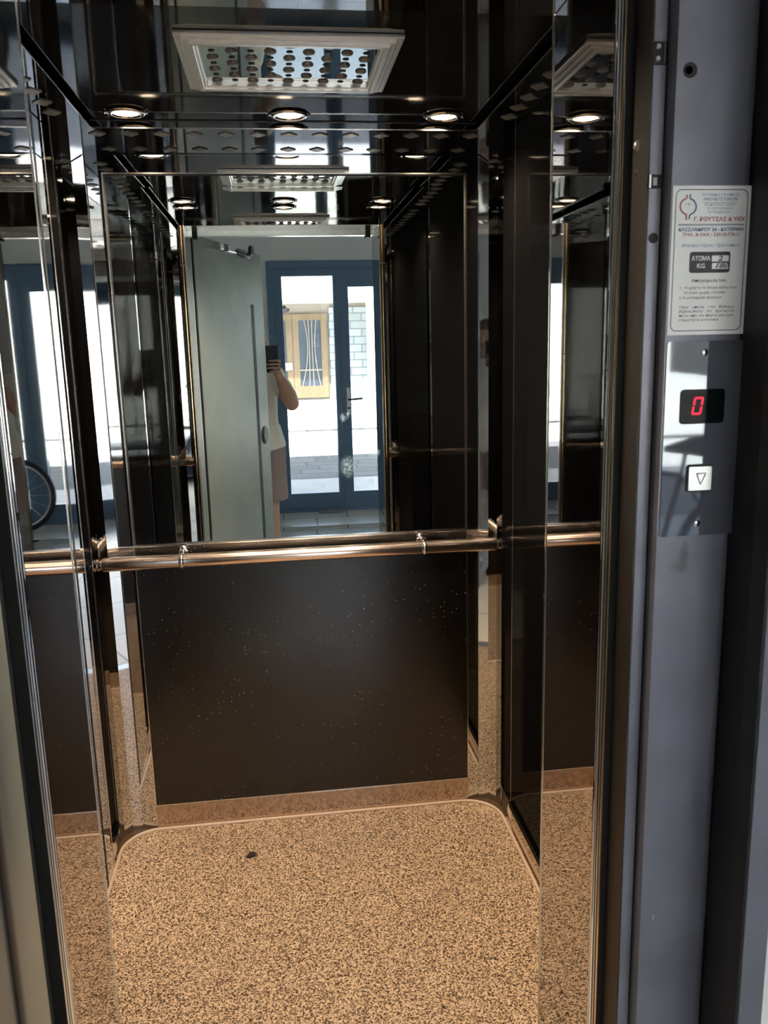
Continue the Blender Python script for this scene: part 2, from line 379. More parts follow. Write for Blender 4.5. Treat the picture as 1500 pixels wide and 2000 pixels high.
# back wall
wb = empty('wall_back', (XC, YB, 0), 'polished steel back wall of the lift behind the mirror and dark panel', 'wall', kind='structure')
MB().box(CL_[0][0], CR_[0][0], YB, YB+0.03, 0.0, ZS+0.06).build('wall_sheet', 'steel', wb)
for cn, s in ((CR_, 1), (CL_, -1)):
    mb = MB()
    for (xa, ya), (xb, yb2) in zip(cn[:-1], cn[1:]):
        mb.add([(xa, ya, 0), (xb, yb2, 0), (xb, yb2, ZS+0.06), (xa, ya, ZS+0.06)], [(0, 1, 2, 3)])
    o = mb.build('folded_corner', 'steel', wb)
    sol = o.modifiers.new('thick', 'SOLIDIFY'); sol.thickness = 0.002; sol.offset = -1 if s > 0 else -1
sk = MB().box(PL, PR, YB-0.004, YB, 0.0, 0.083).build('baseboard_back', 'skirt', bevel=0.0015)
tag(sk, 'brownish reflecting steel skirting under the speckled back panel', 'skirting', kind='structure')
lp = empty('back_panel', (XC, YB-0.006, 0.085), 'large black speckled laminate panel on the back wall below the handrail', 'wall panel')
MB().box(PL+0.003, PR-0.003, YB-0.004, YB, 0.087, 0.955).build('laminate', 'speck', lp)
MB().box(PL, PR, YB-0.006, YB, 0.083, 0.087).build('bottom_edging', 'edge', lp)
MB().box(PL, PL+0.003, YB-0.006, YB, 0.087, 0.958).build('side_edging', 'edge', lp)
MB().box(PR-0.003, PR, YB-0.006, YB, 0.087, 0.958).build('side_edging', 'edge', lp)
# bevelled mirror
mi = empty('mirror', (XC, YB, 0.96), 'large mirror with bright thin frame on the back wall above the handrail', 'mirror')
mz0, mz1, bw = 0.962, 2.046, 0.030
def bevel_glass():
    x0, x1, z0, z1 = PL+0.008, PR-0.008, mz0+0.006, mz1-0.008
    y = YB-0.004; d = bw*0.011
    o = [(x0, y-d, z0), (x1, y-d, z0), (x1, y-d, z1), (x0, y-d, z1)]
    i = [(x0+bw, y, z0+bw), (x1-bw, y, z0+bw), (x1-bw, y, z1-bw), (x0+bw, y, z1-bw)]
    k = [(x0, YB, z0), (x1, YB, z0), (x1, YB, z1), (x0, YB, z1)]
    return MB().add(o+i+k, [(4, 5, 6, 7), (0, 1, 5, 4), (1, 2, 6, 5), (2, 3, 7, 6), (3, 0, 4, 7), (8, 9, 1, 0), (9, 10, 2, 1), (10, 11, 3, 2), (11, 8, 0, 3), (11, 10, 9, 8)])
bevel_glass().build('mirror_glass', 'mirror', mi)
fm = MB()
fm.box(PL, PL+0.004, YB-0.009, YB, mz0, mz1); fm.box(PR-0.004, PR, YB-0.009, YB, mz0, mz1)
fm.box(PL+0.004, PR-0.004, YB-0.009, YB, mz1-0.004, mz1); fm.box(PL+0.004, PR-0.004, YB-0.009, YB, mz0, mz0+0.004)
fm.build('mirror_frame', 'edge', mi)
gm = MB()
gm.box(PL+0.004, PL+0.008, YB-0.003, YB, mz0+.004, mz1-.004); gm.box(PR-0.008, PR-0.004, YB-0.003, YB, mz0+.004, mz1-.004); gm.box(PL+.008, PR-.008, YB-0.003, YB, mz1-0.008, mz1-.004)
gm.build('shadow_gap', 'gap', mi)

# side walls with gloss black panels
for s, nm, xw in ((1, 'right', XR), (-1, 'left', XL)):
    w = empty('wall_'+nm, (xw, 2.0, 0), 'polished steel %s side wall of the lift cabin' % nm, 'wall', kind='structure')
    MB().box(min(xw, xw+s*0.03), max(xw, xw+s*0.03), YF-0.25, YB-0.0632, 0, ZS+0.06).build('wall_sheet', 'steel', w)
    p = empty('side_panel', (xw, 1.9, 0.1), 'gloss black tall panel on the %s side wall of the lift' % nm, 'wall panel')
    x1 = xw-s*0.006
    yp = YP if s > 0 else 2.440
    ya = YF+0.05 if s > 0 else 2.352
    MB().box(min(xw, x1), max(xw, x1), ya, yp, 0.105, ZS-0.002).build('laminate', 'black', p)
    if s < 0: MB().box(xw, xw+0.006, YF+0.05, 2.0, 0.105, ZS-0.002).build('laminate', 'black', p)
    MB().box(min(xw, xw-s*0.003), max(xw, xw-s*0.003), yp+0.004, YB-0.068, 0.085, ZS-0.002).build('narrow_laminate', 'black', p)
    x2 = xw-s*0.008
    MB().box(min(xw, x2), max(xw, x2), yp, yp+0.004, 0.085, ZS-0.002).build('edging', 'edge', p)
    x3 = xw-s*0.014
    MB().box(min(xw, x3), max(xw, x3), ya, yp, 0.085, 0.105).build('bottom_rail', 'black', p)
    b = MB().box(min(xw, xw-s*0.004), max(xw, xw-s*0.004), YF+0.02, yp+0.004, 0, 0.085).build('baseboard_'+nm, 'skirt')
    tag(b, 'brownish reflecting steel skirting along the %s side wall' % nm, 'skirting', kind='structure')

oc = empty('steel_column', (XL, 2.3, 0), 'narrow bright polished steel column on the left side wall beside the doorway jamb', 'wall column')
MB().box(XL, XL+0.008, 2.05, 2.346, 0.006, ZS-0.002).build('face', 'steel', oc, bevel=0.001)
MB().box(XL+0.0078, XL+0.0086, 2.246, 2.262, 0.006, ZS-0.002).build('joint_gap', 'gap', oc)
MB().box(XL, XL+0.009, 2.346, 2.352, 0.006, ZS-0.002).build('edge_strip', 'edge', oc)
# front wall of the cabin: two mirror-polished returns and the transom
wf = empty('wall_front', (XC, YF, 0), 'mirror polished steel jambs and transom around the lift opening', 'wall', kind='structure')
MB().box(JR, XR+0.03, YJ, YF, 0.0, ZS+0.06).build('jamb', 'jamb', wf, bevel=0.002)
MB().box(XL-0.03, JL, YJ, YF, 0.0, ZS+0.06).build('jamb', 'jamb', wf, bevel=0.002)
MB().box(JL, JR, YJ, YF, JT, ZS+0.06).build('transom', 'jamb', wf, bevel=0.002)
MB().box(JL-0.0012, JL+0.0012, 1.3975, 1.4015, 0.0, JT).build('bright_edge', 'edge', wf)
MB().box(JR-0.0012, JR+0.0012, 1.3975, 1.4015, 0.0, JT).build('bright_edge', 'edge', wf)
for xx in (JL-0.0128, JR+0.011):
    rd = MB().tube([(xx, YF+0.004, 0.01), (xx, YF+0.004, JT)], 0.0115, 16).build('brass_tube', 'brass', wf, smooth=40)
    for k in range(5):
        MB().lathe([(0.0119, -0.002), (0.0119, 0.002)], (xx, YF+0.004, 0.28+0.405*k), 'z', 16).build('joint_ring', 'darkmetal', rd, smooth=40)
# front edge tubes
for s, xx in ((1, JR), (-1, JL)):
    MB().tube([(xx+s*0.0045, 1.143, 0), (xx+s*0.0045, 1.143, JT)], 0.0042, 14).build('front_bead', 'chrome', wf, smooth=40)
    MB().tube([(xx+s*0.0045, 1.121, 0), (xx+s*0.0045, 1.121, JT)], 0.0030, 14).build('front_bead', 'brass' if s > 0 else 'chrome', wf, smooth=40)
    MB().box(min(xx+s*0.003, xx+s*0.02), max(xx+s*0.003, xx+s*0.02), 1.1155, 1.139, 0, JT).build('rubber_seal', 'gap', wf)
    MB().tube([(xx+s*0.0025, 1.130, 0), (xx+s*0.0025, 1.130, JT)], 0.0012, 8).build('seal_bead', 'edge', wf, smooth=40)
MB().box(JL, JR, 1.20, 1.24, JT-0.022, JT).build('track', 'alu', wf)
for xx in (JL+0.03, JR-0.03):
    MB().box(xx-0.011, xx+0.011, 1.19, 1.25, JT-0.032, JT).build('sensor_block', 'gap', wf)

# ceiling: gloss black field, stepped steel border with vent grilles
ce = MB().box(XL-0.03, XR+0.03, YF-0.25, YB+0.03, ZC, ZC+0.04).build('ceiling', 'ceil'); tag(ce, 'gloss black lift ceiling reflecting the entrance', 'ceiling', kind='structure')
cb = empty('trim_2', (XC, 2.0, ZS), 'lower steel border round the lift ceiling with a row of diamond vents', 'ceiling border', kind='structure')
bx0, bx1, by = -0.452, 0.582, 2.40
mb = MB(); mb.box(XL, bx0, YF, YB, ZS, ZC); mb.box(bx1, XR, YF, YB, ZS, ZC); mb.box(bx0, bx1, by, YB, ZS, ZC)
mb.build('border_sheet', 'steel', cb)
e = MB(); e.box(bx0, bx1, by-0.003, by, ZS-0.003, ZC); e.box(bx0-0.003, bx0, YF, by-0.003, ZS-0.003, ZC); e.box(bx1, bx1+0.003, YF, by-0.003, ZS-0.003, ZC)
e.build('step_edge', 'steel', cb)
e2 = MB(); e2.box(bx0, bx1, by-0.0045, by-0.003, ZS-0.003, ZS); e2.box(bx0, bx0+0.0015, YF, by-0.0045, ZS-0.003, ZS); e2.box(bx1-0.0015, bx1, YF, by-0.0045, ZS-0.003, ZS)
e2.build('step_bead', 'edge', cb)
g = MB(); g.box(bx0, bx1, by-0.008, by-0.003, ZC-0.002, ZC)
g.build('step_shadow_gap', 'gap', cb)
pts = [(-0.277+0.086*k-0.086*2, 2.463) for k in range(13)]
pts += [(0.638, 2.347-0.0865*k) for k in range(1, 11)] + [(-0.515, 2.347-0.0865*k) for k in range(1, 11)]
dia = None
for i, (x, y) in enumerate(pts):
    if dia is None:
        dia = MB().prism([(0.023, 0), (0, 0.026), (-0.023, 0), (0, -0.026)], -0.0025, 0.0).build('vent_grille', 'perf')
        dia.parent = cb; o = dia
    else:
        o = dia.copy(); COL.objects.link(o)
    o.location = (x-XC, y-2.0, 0)

# ceiling access panel with mirror plate and round vents
cp = empty('ceiling_panel', (0.059, 1.922, ZC), 'silver framed mirror panel with round vents in the ceiling', 'ceiling panel')
fx0, fx1, fy0, fy1 = -0.165, 0.283, 1.748, 2.10
def ring(x0, x1, y0, y1, w, z0, z1):
    m_ = MB()
    o = [(x0, y0), (x1, y0), (x1, y1), (x0, y1)]; i = [(x0+w, y0+w), (x1-w, y0+w), (x1-w, y1-w), (x0+w, y1-w)]
    v = [(a, b, z0) for a, b in o+i] + [(a, b, z1) for a, b in o+i]
    f = []
    for k in range(4):
        q = (k+1) % 4
        f += [(k, q, 4+q, 4+k), (8+k, 12+k, 12+q, 8+q), (k, 8+k, 8+q, q), (4+k, 4+q, 12+q, 12+k)]
    return m_.add(v, f)
fr = None
for k, (ins, w, h) in enumerate(((0, 0.014, 0.008), (0.013, 0.012, 0.013), (0.024, 0.012, 0.018), (0.035, 0.007, 0.012))):
    o = ring(fx0+ins, fx1-ins, fy0+ins, fy1-ins, w, ZC-h, ZC).build('frame_step' if k else 'frame', 'alu', fr or cp, bevel=0.0018)
    fr = fr or o
MB().box(fx0+0.041, fx1-0.041, fy0+0.041, fy1-0.041, ZC-0.004, ZC).build('mirror_plate', 'mirror', cp)
big = small = None
for a in range(9):
    for b in range(7):
        x = 0.059+(a-4)*0.0395; y = 1.924+(b-3)*0.0375
        if (a+b) % 2 == 0:
            if big is None:
                big = MB().lathe([(0.0125, 0), (0.0125, -0.0015), (0.0105, -0.0035), (0.006, -0.0048), (0.0, -0.0052)][::-1], (0, 0, 0), 'z', 20).build('vent_disc', 'perf', smooth=50); big.parent = cp; o = big
            else: o = big.copy(); COL.objects.link(o)
        else:
            if small is None:
                small = MB().lathe([(0.0068, 0), (0.0068, -0.001), (0.0045, -0.0018), (0.0, -0.0018)][::-1], (0, 0, 0), 'z', 16).build('vent_hole', 'darkmetal', smooth=50); small.parent = cp; o = small
            else: o = small.copy(); COL.objects.link(o)
        o.location = (x-0.059, y-1.922, -0.004)

# six recessed spotlights
spot = None
for x, y, lab in ((-0.347, 2.318, 'left of the three lit round spotlights at the back of the ceiling'), (0.066, 2.325, 'middle lit round spotlight at the back of the ceiling, below the vent panel'),
                  (0.476, 2.325, 'right of the three lit round spotlights at the back of the ceiling'), (-0.347, 1.475, 'front left ceiling spotlight, seen in the mirror near the doorway'),
                  (0.066, 1.475, 'front middle ceiling spotlight, seen in the mirror above the doorway'), (0.476, 1.475, 'front right ceiling spotlight, seen in the mirror near the doorway')):
    if spot is None:
        spot = empty('ceiling_spotlight', (0, 0, 0), lab, 'spotlight', 'ceiling spotlights')
        MB().lathe([(0.034, 0), (0.047, -0.001), (0.049, -0.004), (0.046, -0.007), (0.040, -0.008), (0.035, -0.006), (0.033, 0.0)], (0, 0, 0), 'z', 32).build('trim_ring', 'chrome', spot, smooth=60)
        MB().lathe([(0.0, -0.0045), (0.02, -0.0045), (0.0345, -0.003), (0.0345, 0.0)], (0, 0, 0), 'z', 32).build('bulb_lens', 'lens', spot, smooth=60)
        for a in (0, 180):
            MB().ball((0.052*math.cos(R(a)), 0, -0.003), 0.0035, 10).build('spring_clip', 'chrome', spot, smooth='all')
        t = spot
    else: t = copy_tree(spot)
    t.location = (x, y, ZC); t['label'] = lab
    ld = bpy.data.lights.new('spotlight_beam', 'SPOT'); ld.energy = LAMP_POWER; ld.color = LAMP_COL; ld.spot_size = R(150); ld.spot_blend = 0.7; ld.shadow_soft_size = 0.022
    lo = bpy.data.objects.new('spotlight_beam', ld); COL.objects.link(lo); lo.location = (x, y, ZC-0.034)

# handrail
hr = empty('handrail', (XC, YB-0.065, 0.924), 'round steel handrail tinted with a warm floor reflection across the back wall with two chrome brackets', 'handrail')
RZ, RY = 0.924, 2.485
x0, x1 = -0.545, 0.667
MB().lathe([(0.018, x0), (0.0213, x0+0.004), (0.0213, x1-0.004), (0.018, x1)], (0, RY, RZ), 'x', 40).build('rail_tube', 'rail', hr, smooth=40)
for s, xe, xw in ((-1, x0, XL), (1, x1, XR)):
    L = abs(xw-xe)
    MB().lathe([(0.011, 0), (0.016, 0.003), (0.016, 0.006), (0.0125, 0.008), (0.018, 0.011), (0.018, 0.015), (0.014, 0.017), (0.020, L-0.004), (0.020, L)] if s > 0 else
               [(0.020, -L), (0.020, -L+0.004), (0.014, -0.017), (0.018, -0.015), (0.018, -0.011), (0.0125, -0.008), (0.016, -0.006), (0.016, -0.003), (0.011, 0)], (xe, RY, RZ), 'x', 28).build('end_socket', 'chrome', hr, smooth=40)
for xb in (-0.312, 0.434):
    br = MB().lathe([(0.0216, -0.0075), (0.0245, -0.005), (0.0255, 0), (0.0245, 0.005), (0.0216, 0.0075)], (xb, RY, RZ), 'x', 32).build('bracket', 'chrome', hr, smooth=60)
    MB().tube([(xb, RY+0.018, RZ+0.006), (xb, RY+0.04, RZ+0.014), (xb, YB-0.010, RZ+0.016)], [0.008, 0.007, 0.010], 14).build('bracket_arm', 'chrome', br, smooth=60)
    MB().lathe([(0.008, -0.012), (0.017, -0.010), (0.020, -0.004), (0.020, 0)], (xb, YB-0.004, RZ+0.016), 'y', 24).build('wall_rose', 'chrome', br, smooth=60)

# small dark leaf on the floor
lf = MB()
lf.add([(-0.168, 2.338, 0.002), (-0.155, 2.331, 0.006), (-0.140, 2.337, 0.009), (-0.131, 2.349, 0.005), (-0.146, 2.353, 0.010), (-0.160, 2.350, 0.004)], [(0, 1, 5), (1, 2, 4, 5), (2, 3, 4)])
lf = lf.build('dry_leaf', 'leaf'); so_ = lf.modifiers.new('t', 'SOLIDIFY'); so_.thickness = 0.0015
tag(lf, 'small dark dry leaf lying on the speckled lift floor', 'leaf')

# lift shaft around the cabin
sh = MB()
sh.box(-0.95, -0.75, 1.06, 2.95, -0.3, 2.9); sh.box(0.87, 1.05, 1.06, 2.95, -0.3, 2.9); sh.box(-0.75, 0.87, 2.75, 2.95, -0.3, 2.9); sh.box(-0.75, 0.87, 1.06, 2.75, -0.35, -0.3)
sh = sh.build('wall_shaft', 'concrete'); tag(sh, 'concrete lift shaft hidden around the cabin', 'wall', kind='structure')

# ================================================================== LANDING
FLL = MB().box(-1.6, 2.85, -2.71, 1.045, -0.06, 0.0).build('floor_lobby', 'lobby_floor'); tag(FLL, 'beige marble tiled lobby floor seen in the mirror', 'floor', kind='structure')
sl = MB().box(JL, JR, 1.05, 1.118, -0.03, 0.0).build('trim_3', 'alu', bevel=0.002); tag(sl, 'aluminium door sill between the lobby and the lift', 'sill', kind='structure')
LK = 1.06                                     # the landing frame stands this much deeper
LW = 0.897                                    # face of the lobby wall round the landing frame
OX0, OX1 = -0.49, 0.575
wa, wb_, wy = (OX0-0.037)*LK, (OX1+0.037)*LK, LW*LK
lw = MB(); lw.box(-1.6, wa, wy, 1.11, 0, 2.75); lw.box(wb_, 2.85, wy, 1.11, 0, 2.75); lw.box(wa, wb_, wy, 1.11, 2.36, 2.75)
lw = lw.build('wall_landing', 'white_wall'); tag(lw, 'white lobby wall around the lift door frame', 'wall', kind='structure')
df = empty('door_frame', (XC, 0.98, 0), 'grey blue metal lift door frame standing right of the opening', 'door frame', kind='structure')
# outer casing, and a recess side coloured near-black for the shade in it
MB().box(OX1+0.004, OX1+0.038, LW-0.004, 1.06, 0, 2.32).build('outer_casing', 'frame', df, bevel=0.001)
MB().box(OX1, OX1+0.004, LW-0.003, 1.0, 0, 2.32).build('recess_shade_side', 'darkmetal', df)
MB().box(OX0-0.037, OX0, LW-0.004, 1.06, 0, 2.32).build('outer_casing', 'frame', df, bevel=0.001)
MB().box(OX0, OX1, LW, 1.06, 2.22, 2.32).build('head_casing', 'frame', df, bevel=0.001)
# control post face panel with a bent edge
PX0, PX1, PY = 0.474, 0.5775, 0.978
MB().prism([(PX0, PY), (PX1-0.014, PY), (PX1-0.007, PY+0.002), (PX1-0.0025, PY+0.006), (PX1-0.001, PY+0.012), (PX1-0.001, 1.05), (PX0, 1.05)], 0, 2.22).build('post_panel', 'post', df, smooth=40)
MB().box(0.4715, 0.4735, 1.001, 1.05, 0, 2.2).build('post_gap', 'gap', df)
MB().box(0.4555, 0.4715, 1.0, 1.05, 0, 2.2).build('stile', 'frame', df, bevel=0.0008)
MB().box(0.4535, 0.4555, 1.0005, 1.05, 0, 2.2).build('reveal', 'reveal', df)
MB().box(-0.475, -0.372, 1.0, 1.05, 0, 2.2).build('hinge_stile', 'frame', df)
MB().box(-0.475, 0.4715, 1.0, 1.05, 2.055, 2.22).build('lintel', 'frame', df)
# holes and catches of the frame
MB().lathe([(0.0085, -0.0008), (0.0085, 0.0)], (0.4903, PY, 1.8528), 'y', 24).build('round_hole', 'gap', df)
MB().lathe([(0.0006, -0.0012), (0.0045, -0.0012)], (0.4885, PY, 1.8525), 'y', 12).build('hole_plug', 'ink_grey', df)
MB().lathe([(0.0062, -0.0008), (0.0062, 0.0)], (0.4635, 1.0, 1.6705), 'y', 24).build('round_hole', 'gap', df)
ctc = empty('contact_block', (0.462, 1.0, 1.878), 'dark contact plate with two round steel pins, upper cut-out in the narrow frame stile', 'lock contact')
MB().box(0.4545, 0.4705, 0.9985, 1.0, 1.8645, 1.8895).build('plate', 'gap', ctc)
for z in (1.8835, 1.8705):
    pn = MB().lathe([(0.0, -0.0032), (0.0026, -0.003), (0.0034, -0.002), (0.0036, 0.0)], (0.4595, 0.9985, z), 'y', 18).build('contact_pin', 'chrome', ctc, smooth=40)
MB().box(0.4675, 0.4688, 0.9975, 0.9985, 1.866, 1.888).build('bright_strip', 'edge', ctc)
lk = empty('latch_keep', (0.463, 1.0, 1.735), 'small black latch slot with a bright left edge, lower cut-out in the frame stile', 'latch keep')
MB().box(0.4555, 0.4705, 0.9988, 1.0, 1.7275, 1.7435).build('slot', 'gap', lk)
MB().box(0.4548, 0.4572, 0.9975, 0.9988, 1.7280, 1.7430).build('bright_edge', 'edge', lk)
MB().box(0.4600, 0.4650, 0.9980, 0.9988, 1.7310, 1.7400).build('bolt', 'ink_grey', lk)
MB().lathe([(0.0, -0.004), (0.005, -0.003), (0.007, 0)], (0.4535, 1.033, 1.783), 'x', 16).build('screw_head', 'alu', df, smooth=50)
MB().lathe([(0.0, -0.001), (0.004, 0)], (0.4535, 1.033, 1.752), 'x', 12).build('screw_hole', 'gap', df)
MB().lathe([(0.0, -0.0008), (0.0016, -0.0006), (0.002, 0)], (0.462, 1.0, 1.9045), 'y', 12).build('rivet', 'chrome', df)

# ---- information sticker
SX0, SX1, SZ0, SZ1 = 0.4757, 0.5745, 1.5538, 1.7268
st = empty('information_sticker', (0.525, PY, 1.64), 'white Greek notice sticker on the post above the call button plate', 'sticker')
YS = PY-0.0008
MB().box(SX0, SX1, YS, PY, SZ0, SZ1).build('sheet', 'sticker', st)
def su(cx, cy):                               # sticker coordinates from a reading of the notice
    u = (cx-(380-95*(cy-75)/1640))/865; v = (cy-75)/1655
    return SX0+u*(SX1-SX0), SZ1-v*(SZ1-SZ0)
def border(x0, x1, z0, z1, r, w, m, parent, nm='border'):
    a = rrect(x0, x1, z0, z1, r); b = rrect(x0+w, x1-w, z0+w, z1-w, max(r-w, 0.0005)); n = len(a)
    v = [(x, YS-0.0002, z) for x, z in a+b]
    o = MB().add(v, [(i, (i+1) % n, n+(i+1) % n, n+i) for i in range(n)]).build(nm, m, parent)
    sm = o.modifiers.new('t', 'SOLIDIFY'); sm.thickness = 0.0002
    return o
border(SX0+0.0035, SX1-0.0038, SZ0+0.0045, SZ1-0.004, 0.0075, 0.0009, 'ink_black', st)
def text(body, x0, x1, z, h, m, parent, y, shear=0.0, bold=0.0, name='lettering'):
    c = bpy.data.curves.new(name, 'FONT'); c.body = body; c.size = h*1.38; c.align_x = 'CENTER'; c.align_y = 'CENTER'
    c.shear = shear; c.offset = bold*h; c.extrude = 0.00008; c.resolution_u = 3
    c.materials.append(M[m]); o = bpy.data.objects.new(name, c); COL.objects.link(o)
    o.rotation_euler = (R(90), 0, 0)
    bpy.context.view_layer.update()
    wd = max(o.dimensions.x, 1e-5)
    o.scale = ((x1-x0)/wd, 1, 1)
    off = Vector((0, 0, 0)); q = parent
    while q: off += q.location; q = q.parent
    dg_ = bpy.context.evaluated_depsgraph_get(); me = bpy.data.meshes.new_from_object(o.evaluated_get(dg_)); sx = o.scale.x
    bpy.data.objects.remove(o); bpy.data.curves.remove(c); me.name = name
    if not me.materials: me.materials.append(M[m])
    o = bpy.data.objects.new(name, me); COL.objects.link(o); o.rotation_euler = (R(90), 0, 0); o.scale = (sx, 1, 1)
    o.parent = parent; o.location = Vector(((x0+x1)/2, y, z))-off
    return o
YT = YS-0.00025
def line(body, cx0, cx1, cy, h, m, shear=0, bold=0.0):
    xa, z = su(cx0, cy); xb, _ = su(cx1, cy)
    text(body, xa, xb, z, h*0.000104, m, st, YT, shear, bold)
line('ΤΕΧΝΙΚΟ ΓΡΑΦΕΙΟ', 690, 1108, 175, 30, 'ink_steel')
line('ΑΝΕΛΚΥΣΤΗΡΩΝ', 705, 1085, 222, 32, 'ink_steel', bold=0.02)
line('ΕΓΚΑΤΑΣΤΑΣΗ', 725, 1055, 282, 26, 'ink_steel')
line('ΣΥΝΤΗΡΗΣΗ', 750, 1025, 322, 24, 'ink_steel')
line('ΕΠΙΣΚΕΥΗ', 765, 1000, 362, 24, 'ink_steel')
line('Γ. ΡΟΥΤΣΑΣ & ΥΙΟΙ', 600, 1160, 440, 44, 'ink_red', bold=0.03)
line('ΚΑΣΣΑΝΔΡΟΥ 24 - ΚΑΤΕΡΙΝΗ', 430, 1150, 552, 36, 'ink_blue', bold=0.04)
line('ΤΗΛ. & FAX : 23510.77611', 475, 1105, 608, 36, 'ink_red', bold=0.02)
line('Ανελκυστήρας Προσώπων', 455, 1112, 726, 36, 'ink_steel', 0.3)
line('Απαγορεύεται:', 565, 960, 1118, 34, 'ink_black', bold=0.02)
line('1.  Η χρήση σε άτομα κάτω των', 435, 1072, 1197, 30, 'ink_black')
line('14 ετών χωρίς συνοδό.', 480, 950, 1252, 30, 'ink_black')
line('2. Η μεταφορά φορτίων', 425, 908, 1308, 30, 'ink_black')
line('Πριν   μπείτε   στο   θάλαμο', 425, 1045, 1415, 28, 'ink_black', 0.15)
line('βεβαιωθείτε   ότι   βρίσκεται', 420, 1042, 1463, 28, 'ink_black', 0.15)
line('πίσω από την πόρτα και έχει', 420, 1035, 1511, 28, 'ink_black', 0.15)
line('σταματήσει κανονικά.', 415, 870, 1560, 28, 'ink_black', 0.15)
def srect(cx0, cx1, cy0, cy1, r, m, nm, parent, dy):
    xa, za = su(cx0, (cy0+cy1)/2); xb, _ = su(cx1, (cy0+cy1)/2)
    z1 = su(0, cy0)[1]; z0 = su(0, cy1)[1]
    return MB().plate_y(rrect(xa, xb, z0, z1, r), YS-dy, YS-dy+0.00015).build(nm, m, parent)
srect(700, 1085, 256, 260, 0.0001, 'ink_steel', 'rule', st, 0.0003)
srect(425, 1160, 490, 508, 0.0001, 'ink_grey', 'rule', st, 0.0003)
bb = srect(545, 1000, 795, 1030, 0.0032, 'ink_black', 'load_box', st, 0.0003)
srect(795, 985, 838, 905, 0.001, 'sticker', 'white_field', bb, 0.0005)
srect(795, 980, 922, 988, 0.001, 'sticker', 'white_field', bb, 0.0005)
def tline(body, cx0, cx1, cy, h, m, dy, shear=0, bold=0.0, parent=None):
    xa, z = su(cx0, cy); xb, _ = su(cx1, cy); text(body, xa, xb, z, h*0.000104, m, parent or bb, YS-dy, shear, bold)
tline('ΑΤΟΜΑ', 568, 778, 872, 52, 'sticker', 0.0005, bold=0.02)
tline('KG', 628, 715, 955, 52, 'sticker', 0.0005, bold=0.02)
tline('2', 860, 915, 873, 56, 'ink_black', 0.0008, 0.2, 0.03)
tline('180', 815, 972, 955, 54, 'ink_black', 0.0008, 0.35, 0.03)
# emblem: a ring in two halves, each with a stem above and below
def arc_mark(side, m):
    cx, cy, rr = 538, 300, 88
    pts_ = []
    if side < 0: seq = [(526, 172), (526, 205)] + [(cx+rr*math.cos(R(a)), cy-rr*math.sin(R(a))) for a in range(105, 256, 10)] + [(516, 405), (514, 445)]
    else: seq = [(562, 165), (562, 200)] + [(cx+rr*math.cos(R(a)), cy-rr*math.sin(R(a))) for a in range(75, -76, -10)] + [(550, 400), (548, 438)]
    o = MB()
    P = [Vector((su(*q)[0], 0, su(*q)[1])) for q in seq]; w = 0.00085
    L_, R_ = [], []
    for i, p in enumerate(P):
        t = (P[min(i+1, len(P)-1)]-P[max(i-1, 0)]).normalized(); nrm = Vector((-t.z, 0, t.x))
        L_.append((p.x+nrm.x*w, YS-0.0003, p.z+nrm.z*w)); R_.append((p.x-nrm.x*w, YS-0.0003, p.z-nrm.z*w))
    n = len(P); o.add(L_+R_, [(i, i+1, n+i+1, n+i) for i in range(n-1)])
    q = o.build('emblem_half', m, st); sm = q.modifiers.new('t', 'SOLIDIFY'); sm.thickness = 0.0002
    return q
arc_mark(-1, 'ink_red'); arc_mark(1, 'ink_blue')
tline('ΓΡ', 505, 565, 278, 24, 'ink_grey', 0.0003, parent=st)

# ---- call panel: display, button, screws
cpn = empty('call_panel', (0.526, PY, 1.42), 'mirror finish call plate on the post under the notice, with a red zero display', 'call panel')
pl = MB().plate_y(rrect(0.4765, 0.5765, 1.3005, 1.5463, 0.0035), PY-0.0015, PY).build('face_plate', 'plate', cpn)
YD = PY-0.0015
dp = MB().plate_y(rrect(0.4962, 0.5549, 1.4445, 1.4873, 0.005), YD-0.0008, YD).build('display', 'display', cpn)
def seg0():
    zc, hx, hz, sl_ = 1.4668, 0.0052, 0.0098, 0.16; xc = 0.5192; t = 0.0014
    o = MB()
    def P(x, z): return (xc+x+sl_*z*0.9, zc+z)
    bars = [[(-hx+t*.4, hz-t), (hx-t*.4, hz-t), (hx, hz+t), (-hx, hz+t)], [(-hx, -hz-t), (hx, -hz-t), (hx-t*.4, -hz+t), (-hx+t*.4, -hz+t)]]
    for sx in (-1, 1):
        for a, b in ((0.0008, hz), (-hz, -0.0008)):
            bars.append([(sx*hx-t, a), (sx*hx+t, a), (sx*hx+t, b), (sx*hx-t, b)])
    for b in bars: o.plate_y([P(*q) for q in b], YD-0.0012, YD-0.0008)
    return o
dg = seg0().build('digit', 'red_led', dp); dg['label'] = 'glowing red seven segment zero'
bt = MB().plate_y(rrect(0.5086, 0.5444, 1.3572, 1.3930, 0.004), YD-0.0006, YD).build('button', 'gap', cpn)
bc = MB().plate_y(rrect(0.5106, 0.5424, 1.3592, 1.3910, 0.0025), YD-0.003, YD-0.0006).build('button_cap', 'button', bt, bevel=0.0008)
tri = MB()
A, B_, C_ = (0.5213, 1.3815), (0.5335, 1.3815), (0.5274, 1.3675)
for a, b in ((A, B_), (B_, C_), (C_, A)):
    tri.tube([(a[0], YD-0.0032, a[1]), (b[0], YD-0.0032, b[1])], 0.00075, 8)
tri.build('arrow_mark', 'alu', bt)
